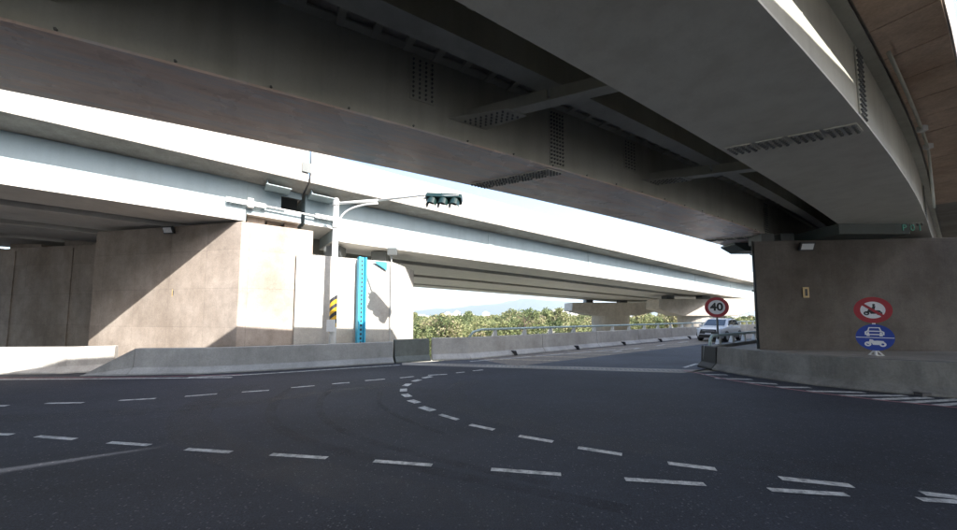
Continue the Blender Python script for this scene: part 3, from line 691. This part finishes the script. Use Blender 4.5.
# left island barrier with the sloped nose
fr = resample([G(127, 375.6), G(195, 374.6), G(239, 372.6), G(290, 369.8), G(338, 366.8), G(394, 363.4)], 3)
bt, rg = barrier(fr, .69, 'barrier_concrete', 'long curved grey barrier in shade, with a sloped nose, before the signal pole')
e0 = rg[0]; nose = G(76, 376.8); k = fr[0] - nose
m = MB(); c0 = fr[0]; nn = Vector((-k.normalized().y, k.normalized().x, 0))
end = [nose + nn * (.1 + a * .5) + Vector((0, 0, min(b * .69, .02))) for a, b in JER]
m.loft([[q - Vector((.004, 0, 0)) for q in e0], end]); m.build('sloped_end', 'barrier_concrete', bt)
lf = [G(-120, 376), G(-60, 375.4), G(0, 374.8), G(60, 374.2), G(110, 371.6)]
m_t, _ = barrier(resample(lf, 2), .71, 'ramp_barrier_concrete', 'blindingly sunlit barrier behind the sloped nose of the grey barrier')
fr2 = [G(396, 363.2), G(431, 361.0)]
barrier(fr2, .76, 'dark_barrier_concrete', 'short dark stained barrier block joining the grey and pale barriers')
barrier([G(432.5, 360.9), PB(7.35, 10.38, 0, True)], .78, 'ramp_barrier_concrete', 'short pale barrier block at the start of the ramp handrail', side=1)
s = 7.37; kk = 0; ORD = ['first', 'second', 'third', 'fourth', 'fifth', 'sixth', 'seventh', 'eighth', 'ninth', 'tenth', 'eleventh', 'twelfth', 'thirteenth', 'fourteenth']
while kk < 14:
    e = s + 3.9
    bt_, _ = barrier([PB(s + .012, 10.38, 0, True), PB(e - .012, 10.38, 0, True)], .78, 'ramp_barrier_concrete', f'pale ramp barrier section under the handrail, {ORD[kk]} from the bent rail end', 'pale barrier sections along the ramp')
    c = (s + e) / 2 + .2                                         # drain slot and bolt-down pocket
    m = MB(); m.loft([[PB(c + x, p_, z, True) for x, z in ((-.05, .012), (.09, .012), (.0, .19), (-.12, .19))] for p_ in (10.33, 10.52)]); m.build('drain_slot', 'black_paint', bt_)
    s = e; kk += 1
# island barrier
RB = [G(712, 370), G(740, 375), G(774, 380.2), G(810, 385), G(846, 389), (G(890, 393.2)), G(933, 396.8), G(985, 400.5), G(1080, 406), Vector((14, 5.2, 0)), Vector((23, 4.0, 0))]
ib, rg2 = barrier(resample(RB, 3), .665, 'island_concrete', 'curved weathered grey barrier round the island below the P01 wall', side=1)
NA, NBk = G(697, 366.6), G(711.4, 369.9)
dd = (NBk - NA).normalized(); dn = Vector((-dd.y, dd.x, 0))
ends = []
for p_, f_ in ((NA, .0), (NBk, 1.0)):
    ends.append([p_ + dn * a * .8 + Vector((0, 0, b * .66)) for a, b in JER])
MB().loft(ends).build('painted_end', 'end_black', ib, bevel=.02)
cc = rg2[len(rg2) * 6 // 8]; 
p = G(924, 396.2); MB().box(p.x - .09, p.x + .09, p.y - .05, p.y + .1, .004, .07).build('drain_slot', 'black_paint', ib)
rb0 = NA + Vector((.03, .03, 0)) 
rb_pts = [rb0 + DB * 0.0, rb0 + DB * 6, rb0 + DB * 14, rb0 + DB * 40]
ra, _ = barrier([q for q in rb_pts], .66, 'barrier_concrete', 'straight barrier along the ramp side of the island beneath the 40 sign', side=-1)
sl = MB().prism([tuple((r[4] + Vector((0, .02, 0))).xy) for r in rg2[::2]][::-1] + [tuple((rb0 + DB * .9 - NB * .62).xy), tuple((rb0 + DB * 20 - NB * .62).xy), (40, 18)], .02, .60)
sl = structure(sl.build('island_pavement', 'slab_concrete'))

# ------------------------------------------------------------------ handrails on the barriers
def handrail(line, z, label, nstep, bend0=None):
    t = thing('handrail', label, 'handrail', line[0])
    pts = [Vector((q.x, q.y, z)) for q in line]
    if bend0: pts = [Vector((bend0.x, bend0.y, bend0.z))] + [bend0.lerp(pts[0], .35) + Vector((0, 0, .10)), bend0.lerp(pts[0], .75) + Vector((0, 0, .04))] + pts
    MB().tube(pts, .045, 10).build('rail', 'rail_paint', t, smooth=True)
    for i in range(len(line) - 1):
        d = (line[i + 1] - line[i]); L_ = d.length; d.normalize(); n = max(1, int(L_ / nstep)); q = Vector((-d.y, d.x, 0))
        for k in range(n):
            c = line[i] + d * (k + .4) * nstep; zb_ = z - .27
            m = MB(); m.loft([[c + d * a * .11 + q * b * .06 + Vector((0, 0, zb_ - c.z)) for a, b in ((-1, -1), (1, -1), (1, 1), (-1, 1))], [c + d * (a * .05 + .05) + q * b * .035 + Vector((0, 0, z - .04 - c.z)) for a, b in ((-1, -1), (1, -1), (1, 1), (-1, 1))]])
            m.build('rail_post', 'galvanised', t)
handrail([PB(s, 10.68, 0, True) for s in (8.05, 30, 61)], 1.05, 'pale green pipe handrail along the pale ramp barrier, its end bent down', 1.6, PB(7.5, 10.68, .78, True))
hb0 = rb0 - NB * .3
handrail([hb0 + DB * q for q in (.42, 14, 34)], .95, 'pale green pipe handrail on the island barrier before the white car', 1.15, Vector((hb0.x + DB.x * .2, hb0.y + DB.y * .2, .66)))

# ------------------------------------------------------------------ signs
def sign_frame(p):
    f_ = Vector((p.x, p.y, 0)).normalized(); rt = Vector((f_.y, -f_.x, 0)); return rt, Vector((0, 0, 1)), -f_
def disc(c, rt, up, nr, r, t0, t1, n=40, r_in=None):
    m = MB(); A_ = [2 * math.pi * i / n for i in range(n)]
    ring = lambda rad, t: [c + (rt * math.cos(a) + up * math.sin(a)) * rad + nr * t for a in A_]
    if r_in is None: m.loft([ring(r, t0), ring(r, t1)])
    else:
        rs = [ring(r, t0), ring(r, t1), ring(r_in, t1), ring(r_in, t0)]; m.loft(rs, caps=False)
        k = n; 
        for j_ in range(n): m.f.append([3 * k + j_, 3 * k + (j_ + 1) % k, (j_ + 1) % k, j_])
    return m
def shape(c, rt, up, nr, pts, t0, t1):
    return MB().loft([[c + rt * x + up * y + nr * t for x, y in pts] for t in (t0, t1)])
def circle2(x, y, r, n=20): return [(x + r * math.cos(2 * math.pi * i / n), y + r * math.sin(2 * math.pi * i / n)) for i in range(n)]
def ring2(c, rt, up, nr, x, y, r, ri, t0, t1): return disc(c + rt * x + up * y, rt, up, nr, r, t0, t1, 22, ri)
def rotm(rt, up, nr): return Matrix((rt, up, nr)).transposed()

# 40 sign
c = atY(716.6, 307.2, 11.3); rt, up, nr = sign_frame(c); Rr = 10.1 * 11.3 / F
t = thing('speed_sign', 'round red ringed speed limit sign reading 40 on a thin post', 'sign', (c.x, c.y, .66))
disc(c, rt, up, nr, Rr, -.004, .004).build('plate', 'sign_white', t)
disc(c, rt, up, nr, Rr, .0045, .007, 40, Rr * .70).build('red_ring', 'sign_red', t)
text('40', 'number', 'sign_black', Rr * 1.05, t, c + nr * .008, rotm(rt, up, nr), .002, 1.0, Rr * .035)
MB().tube([(c.x - nr.x * .035, c.y - nr.y * .035, .62), (c.x - nr.x * .035, c.y - nr.y * .035, c.z + .12)], .028, 10).build('post', 'dark_steel', t, smooth=True)
# paired signs
c = atY(872.6, 310, 8.75); rt, up, nr = sign_frame(c); Rr = 13.0 * 8.75 / F
t = thing('sign_post', 'red no motorcycle disc above a blue car and motorcycle disc on one post', 'sign', (c.x, c.y, .6))
pb = Vector((c.x, c.y, .6)) - nr * .05
MB().tube([pb, Vector((pb.x, pb.y, c.z + Rr * .6))], .03, 10).build('post', 'sign_white', t, smooth=True)
for a in (-1, 1):
    MB().tube([pb + Vector((0, 0, .16)), pb + rt * .12 * a + Vector((0, 0, .0)) - nr * .04], .016, 8).build('foot', 'sign_white', t)
MB().tube([pb + Vector((0, 0, .16)), pb + nr * .1], .016, 8).build('foot', 'sign_white', t)
MB().box(pb.x - .1, pb.x + .1, pb.y - .1, pb.y + .1, .601, .615).build('base_plate', 'galvanised', t)
top = disc(c, rt, up, nr, Rr, -.004, .004).build('prohibition_disc', 'sign_white', t)
disc(c, rt, up, nr, Rr, .0045, .006, 40, Rr * .645).build('red_ring', 'sign_red', top)
def bike(c, k, mat, par, t0):
    for x in (-.42, .42): ring2(c, rt, up, nr, x * k, -.2 * k, .20 * k, .085 * k, t0, t0 + .002).build('wheel_symbol', mat, par)
    shape(c, rt, up, nr, [(x * k, y * k) for x, y in ((-.50, -.14), (-.34, .03), (-.30, .20), (-.14, .18), (-.05, .08), (.12, .10), (.46, .08), (.52, -.0), (.34, -.1), (.22, -.26), (-.14, -.26), (-.2, -.1), (-.38, -.22))], t0, t0 + .002).build('body_symbol', mat, par)
bike(c - up * .03, Rr * .78, 'sign_black', top, .0045)
shape(c, rt, up, nr, [(x * Rr, y * Rr) for x, y in ((-.06, .06), (.1, .02), (.16, .3), (.02, .34))], .0046, .0064).build('rider_symbol', 'sign_black', top)
shape(c + up * .4 * Rr + rt * .07 * Rr, rt, up, nr, circle2(0, 0, .075 * Rr), .0046, .0064).build('rider_symbol', 'sign_black', top)
d1 = (rt * .74 - up * .67); d2 = Vector(nr).cross(d1)
MB().loft([[c + d1 * a * Rr * .74 + d2 * b * Rr * .09 + nr * tt for a, b in ((-1, -1), (1, -1), (1, 1), (-1, 1))] for tt in (.0068, .0084)]).build('red_bar', 'sign_red', top)
c2 = atY(872.8, 337.4, 8.75); c2 = Vector((c.x, c.y, c2.z))
bl = disc(c2, rt, up, nr, Rr, -.004, .004).build('permission_disc', 'sign_blue', t)
shape(c2, rt, up, nr, [(-Rr * .97, -.012), (Rr * .97, -.012), (Rr * .97, .004), (-Rr * .97, .004)], .0045, .006).build('divider_line', 'sign_white', bl)
k = Rr
def strokes(c, pts, wd, par, closed=True):
    n = len(pts)
    for i in range(n if closed else n - 1):
        a, b = Vector(pts[i]), Vector(pts[(i + 1) % n]); d = (b - a).normalized(); q = Vector((-d.y, d.x)) * wd / 2; a = a - d * wd * .4; b = b + d * wd * .4
        shape(c, rt, up, nr, [tuple(a - q), tuple(b - q), tuple(b + q), tuple(a + q)], .0045, .0058 + .0003 * (i % 3)).build('car_symbol', 'sign_white', par)
strokes(c2, [(x * k, y * k) for x, y in ((-.34, .46), (-.26, .74), (.26, .74), (.34, .46))], .07 * k, bl, False)
strokes(c2, [(x * k, y * k) for x, y in ((-.46, .22), (-.46, .4), (-.36, .47), (.36, .47), (.46, .4), (.46, .22))], .08 * k, bl)
for x in (-.33, .33):
    shape(c2, rt, up, nr, circle2(x * k, .33 * k, .07 * k), .0047, .0072).build('car_symbol', 'sign_white', bl)
    shape(c2, rt, up, nr, [((x - .08) * k, .1 * k), ((x + .08) * k, .1 * k), ((x + .08) * k, .24 * k), ((x - .08) * k, .24 * k)], .0047, .0075).build('car_symbol', 'sign_white', bl)
bike(c2 - up * .33 * k, Rr * .90, 'sign_white', bl, .0047)

# ------------------------------------------------------------------ signal pole
Yp = 11.75; pb = atY(331.6, 340, Yp); ptp = atY(337.2, 200, Yp)
px_, py_ = (pb.x + ptp.x) / 2, Yp
sp = thing('signal_pole', 'white street pole with yellow and black bands and a long signal arm', 'pole', (px_, py_, 0))
zt_ = ptp.z
MB().tube([(px_, py_, 0), (px_, py_, 1.2), (px_, py_, zt_)], [.115, .11, .085], 14).build('shaft', 'pole_white', sp, smooth=True)
MB().tube([(px_, py_, zt_), (px_, py_, zt_ + .06)], [.1, .06], 12).build('cap', 'galvanised', sp)
z0, z1 = atY(333, 330, Yp).z, atY(333, 298, Yp).z
for i in range(8):
    a = z0 + (z1 - z0) * i / 8; b = z0 + (z1 - z0) * (i + 1) / 8
    n = 16; rr = .117
    m = MB(); m.loft([[(px_ + rr * math.cos(2 * math.pi * k / n), py_ + rr * math.sin(2 * math.pi * k / n), zz + .10 * math.cos(2 * math.pi * k / n)) for k in range(n)] for zz in (a, b)], caps=False); m.build('warning_band', 'black_paint' if i % 2 else 'yellow_paint', sp, smooth=True)
arm_a = Vector((px_, py_, atY(337, 203.5, Yp).z)); tipY = 10.6; tip = atY(446, 199.0, tipY)
mid = atY(378, 200.5, Yp - .15)
MB().tube([arm_a, mid], .05, 10).build('arm', 'pole_white', sp, smooth=True)
MB().tube([mid, atY(426, 195.0, tipY + .05), atY(440, 194.6, tipY + .0)], [.036, .03, .026], 8).build('arm', 'galvanised', sp, smooth=True)
br0 = atY(338, 226, Yp); br0.x = px_ + .09; b1 = atY(378, 203.5, Yp - .15)
ctrl = Vector((px_ + .12, Yp - .02, b1.z - .02)); MB().tube([br0 * (1 - q) ** 2 + ctrl * 2 * q * (1 - q) + b1 * q * q for q in [i / 10 for i in range(11)]], .035, 8).build('arm_brace', 'pole_white', sp, smooth=True)
for z in (br0.z, arm_a.z): MB().tube([(px_, py_, z - .07), (px_, py_, z + .07)], .12, 12).build('clamp', 'galvanised', sp)
MB().box(px_ - .13, px_ + .13, py_ - .19, py_ - .11, 1.05, 1.45).build('junction_box', 'pole_white', sp)
# signal head, hung on the arm
hA, hB = atY(427, 198.5, tipY), atY(461, 200.0, tipY - .15); ax = (hB - hA).normalized(); L_ = (hB - hA).length
fdir = Vector((.35, -.5, -.75)); fdir = (fdir - ax * fdir.dot(ax)).normalized(); upv = ax.cross(fdir) * -1
if upv.z < 0: upv = -upv
sg = thing('traffic_signal', 'dark green three lamp traffic signal at the tip of the long arm', 'traffic signal', (hA + hB) / 2)
m = MB(); prof = [(-.15, -.06), (-.15, .1), (-.1, .15), (.1, .15), (.15, .1), (.15, -.06)]
m.loft([[hA + ax * e * L_ + upv * a * sc - fdir * b * sc for a, b in prof] for e, sc in ((-.03, .75), (0, 1), (1, 1), (1.03, .75))]); m.build('housing', 'signal_green', sg, bevel=.012)
MB().tube([hA - ax * .16 + upv * .02, hA + ax * .1 + upv * .0], .03, 8).build('mounting_bracket', 'galvanised', sg)
MB().tube([hA + ax * .02 + upv * .1, hA + ax * L_ * .95 + upv * .17], .018, 6).build('support_bar', 'galvanised', sg)
for i in range(3):
    cc = hA + ax * L_ * (.17 + .33 * i) - upv * .02
    vz = MB(); n = 16; rr = .155; rings = []
    for e in (.06, .30):
        rings.append([cc + fdir * e + (ax * math.cos(R(-35 + 250 * k / (n - 1))) + upv * math.sin(R(-35 + 250 * k / (n - 1)))) * rr for k in range(n)])
    inner = [[cc + fdir * e + (ax * math.cos(R(-35 + 250 * k / (n - 1))) + upv * math.sin(R(-35 + 250 * k / (n - 1)))) * (rr - .012) for k in range(n)] for e in (.06, .30)]
    vz.loft([rings[0], rings[1], inner[1], inner[0]], closed=False); vz.build('visor', 'signal_green', sg, smooth=False)
    disc(cc, ax, upv, fdir, .145, .061, .075, 20).build('lamp_lens', 'lens_dark', sg)

# ------------------------------------------------------------------ blue perforated post on the pier
Bp = lambda s, p, z: PB(s, p, z, True)
def s_on(u, p):
    x = (u - 478.5) / F; Y = p / (NB.x * x + NB.y); return DB.x * x * Y + DB.y * Y, Y
s0, Y0 = s_on(357, 12.7); s1, Y1 = s_on(365, 12.7)
bp = thing('blue_post', 'bright blue perforated steel post fixed upright to the white pier', 'post', Bp((s0 + s1) / 2, 12.7, -5))
zt2 = atY(361, 257, Y0).z
m = MB(); m.loft([[Bp(s0 + .06, 12.66, z), Bp(s1 - .06, 12.66, z), Bp(s1 - .06, 12.69, z), Bp(s0 + .06, 12.69, z)] for z in (-1.5, zt2)]); m.build('web_plate', 'blue_paint', bp)
for a in (s0, s1 - .055):
    m = MB(); m.loft([[Bp(a, 12.55, z), Bp(a + .055, 12.55, z), Bp(a + .055, 12.8, z), Bp(a, 12.8, z)] for z in (-1.5, zt2)]); m.build('side_channel', 'blue_paint', bp)
z = .3
while z < zt2 - .1:
    cc = Bp((s0 + s1) / 2, 12.659, z); MB().loft([[cc + DB * .035 * math.cos(k * .785) + Vector((0, 0, .05 * math.sin(k * .785))) - NB * e for k in range(8)] for e in (0, .006)]).build('slot', 'black_paint', bp); z += .155
sa, _ = s_on(372, 12.78); sb, _ = s_on(386, 12.78)
m = MB(); m.loft([[Bp(sa, 12.77 - e, 3.62), Bp(sb, 12.77 - e, 3.62), Bp(sb, 12.77 - e, 3.3)] for e in (0, .012)]); m.build('top_plate', 'blue_paint', bp)
sc_, Yc = s_on(391, 12.74); wr = thing('conduit', 'thin grey conduit running down the white pier from the girder lamp', 'pipe', Bp(sc_, 12.74, 0))
MB().tube([Bp(sc_, 12.77, -2), Bp(sc_, 12.77, 3.9)], .018, 6).build('pipe', 'galvanised', wr)
m = MB(); q = Bp(sc_, 12.7, 3.95); m.loft([[q + Vector((a * .17, b * .08, c_)) for a, b in ((-1, -1), (1, -1), (1, 1), (-1, 1))] for c_ in (-.05, .22)]); m.build('junction_box', 'dark_steel', wr)

# ------------------------------------------------------------------ the white car
def car():
    pos = Vector((15.25, 22.3, 0)); head = Vector((-.80, -.60, 0)).normalized(); side = Vector((head.y, -head.x, 0)) * -1   # side = its left
    S = .81
    def W(x, y, z): return pos + head * x * S + side * y * S + Vector((0, 0, z * S * 1.03))
    t = thing('white_suv', 'white sport utility car driving down the ramp behind the handrail', 'car', pos)
    # lower body, lofted over stations along the length (x forward)
    st = [(2.12, .62, .42, .78), (2.05, .80, .30, .92), (1.7, .88, .24, 1.0), (.95, .91, .24, 1.08), (0, .92, .24, 1.10), (-1.2, .92, .26, 1.12), (-1.9, .88, .34, 1.12), (-2.15, .78, .45, 1.02)]
    rings = []
    for x, hw, zb, ztp in st:
        rings.append([W(x, a * hw, z) for a, z in ((-.93, zb), (-1, zb + .18), (-1, ztp - .2), (-.92, ztp - .03), (-.6, ztp), (.6, ztp), (.92, ztp - .03), (1, ztp - .2), (1, zb + .18), (.93, zb))])
    MB().loft(rings).build('body', 'car_white', t, smooth=False, bevel=.04)
    cab = [(1.05, .80, 1.06, 1.10), (.25, .72, 1.08, 1.62), (-.5, .72, 1.08, 1.67), (-1.4, .70, 1.1, 1.62), (-2.0, .76, 1.08, 1.14)]
    MB().loft([[W(x, a * hw * k_, z) for a, z, k_ in ((-1, zb, 1.12), (-1, ztp - .06, 1), (-.8, ztp, 1), (.8, ztp, 1), (1, ztp - .06, 1), (1, zb, 1.12))] for x, hw, zb, ztp in cab]).build('cabin', 'car_white', t, bevel=.03)
    e = .014
    def quad(name, pts, mat, nrm):
        nrm = (head * nrm[0] + side * nrm[1] + Vector((0, 0, nrm[2]))).normalized() * e
        MB().slab8([W(*q) + nrm * .3 for q in pts], nrm).build(name, mat, t)
    quad('windscreen', [(.99, -.70, 1.14), (.99, .70, 1.14), (.32, .60, 1.57), (.32, -.60, 1.57)], 'car_glass', (.55, 0, .8))
    for a in (-1, 1):
        quad('side_window', [(.72, a * .845, 1.15), (-.32, a * .855, 1.15), (-.32, a * .765, 1.55), (.22, a * .76, 1.52)], 'car_glass', (0, a, .25))
        quad('side_window', [(-.42, a * .855, 1.15), (-1.45, a * .85, 1.16), (-1.2, a * .755, 1.53), (-.42, a * .765, 1.55)], 'car_glass', (0, a, .25))
        quad('headlight', [(2.08, a * .48, .84), (2.02, a * .80, .86), (1.96, a * .84, .98), (2.0, a * .5, .94)], 'lamp_glass', (1, a * .3, .1))
        m = MB(); m.loft([[W(.72 + x, a * (.93 + y), 1.12 + z) for x, z in ((-.06, -.06), (.07, -.06), (.07, .09), (-.06, .09))] for y in (0, .2)]); m.build('wing_mirror', 'car_white', t, bevel=.02)
        quad('sill', [(1.0, a * .93, .26), (-1.0, a * .94, .26), (-1.0, a * .94, .42), (1.0, a * .93, .42)], 'car_black', (0, a, 0))
        for x in (1.32, -1.35):
            c_ = W(x, a * .80, .36); rot_a, rot_b = head, Vector((0, 0, 1))
            n = 22
            arch = MB(); arch.loft([[W(x, a * y, .36) + (head * math.cos(R(180 * k / 14)) + Vector((0, 0, 1)) * math.sin(R(180 * k / 14))) * r_ * S for k in range(15)] for y, r_ in ((.945, .34), (.96, .36), (.96, .44), (.93, .45))], closed=False); arch.build('wheel_arch', 'car_black', t)
            wh = MB().loft([[W(x, a * y, .36) + (head * math.cos(2 * math.pi * k / n) + Vector((0, 0, 1)) * math.sin(2 * math.pi * k / n)) * r_ * S for k in range(n)] for y, r_ in ((.70, .31), (.73, .36), (.93, .36), (.955, .31))]).build('wheel', 'rubber', t)
            MB().loft([[W(x, a * y, .36) + (head * math.cos(2 * math.pi * k / n) + Vector((0, 0, 1)) * math.sin(2 * math.pi * k / n)) * r_ * S for k in range(n)] for y, r_ in ((.956, .23), (.968, .21))]).build('rim', 'rim_metal', wh)
    quad('grille', [(2.13, -.60, .56), (2.13, .60, .56), (2.08, .50, .88), (2.08, -.50, .88)], 'car_black', (1, 0, .1))
    quad('air_intake', [(2.14, -.70, .30), (2.14, .70, .30), (2.14, .60, .50), (2.14, -.60, .50)], 'car_black', (1, 0, 0))
    quad('number_plate', [(2.16, -.2, .52), (2.16, .2, .52), (2.16, .2, .64), (2.16, -.2, .64)], 'sign_white', (1, 0, 0))
    for a in (-1, 1): MB().tube([W(.1, a * .58, 1.70), W(-1.3, a * .58, 1.69)], .02, 6).build('roof_rail', 'dark_steel', t)
car()

# ------------------------------------------------------------------ haze over the river plain
hz = MB().box(-9500, 9500, -9500, 9500, -8, 330)
me = bpy.data.meshes.new('haze'); me.from_pydata(hz.v, [], hz.f); ho = bpy.data.objects.new('haze', me); C.objects.link(ho)
bm = bmesh.new(); bm.from_mesh(me); bmesh.ops.recalc_face_normals(bm, faces=bm.faces); bm.to_mesh(me); bm.free()
ho['kind'] = 'stuff'
hm = bpy.data.materials.new('haze'); hm.use_nodes = True; hn = hm.node_tree.nodes; hn.remove(hn['Principled BSDF'])
pv = hn.new('ShaderNodeVolumePrincipled'); pv.inputs['Color'].default_value = (.80, .90, 1, 1); pv.inputs['Density'].default_value = .00018; pv.inputs['Anisotropy'].default_value = .2
hm.node_tree.links.new(pv.outputs[0], hn['Material Output'].inputs['Volume']); me.materials.append(hm)
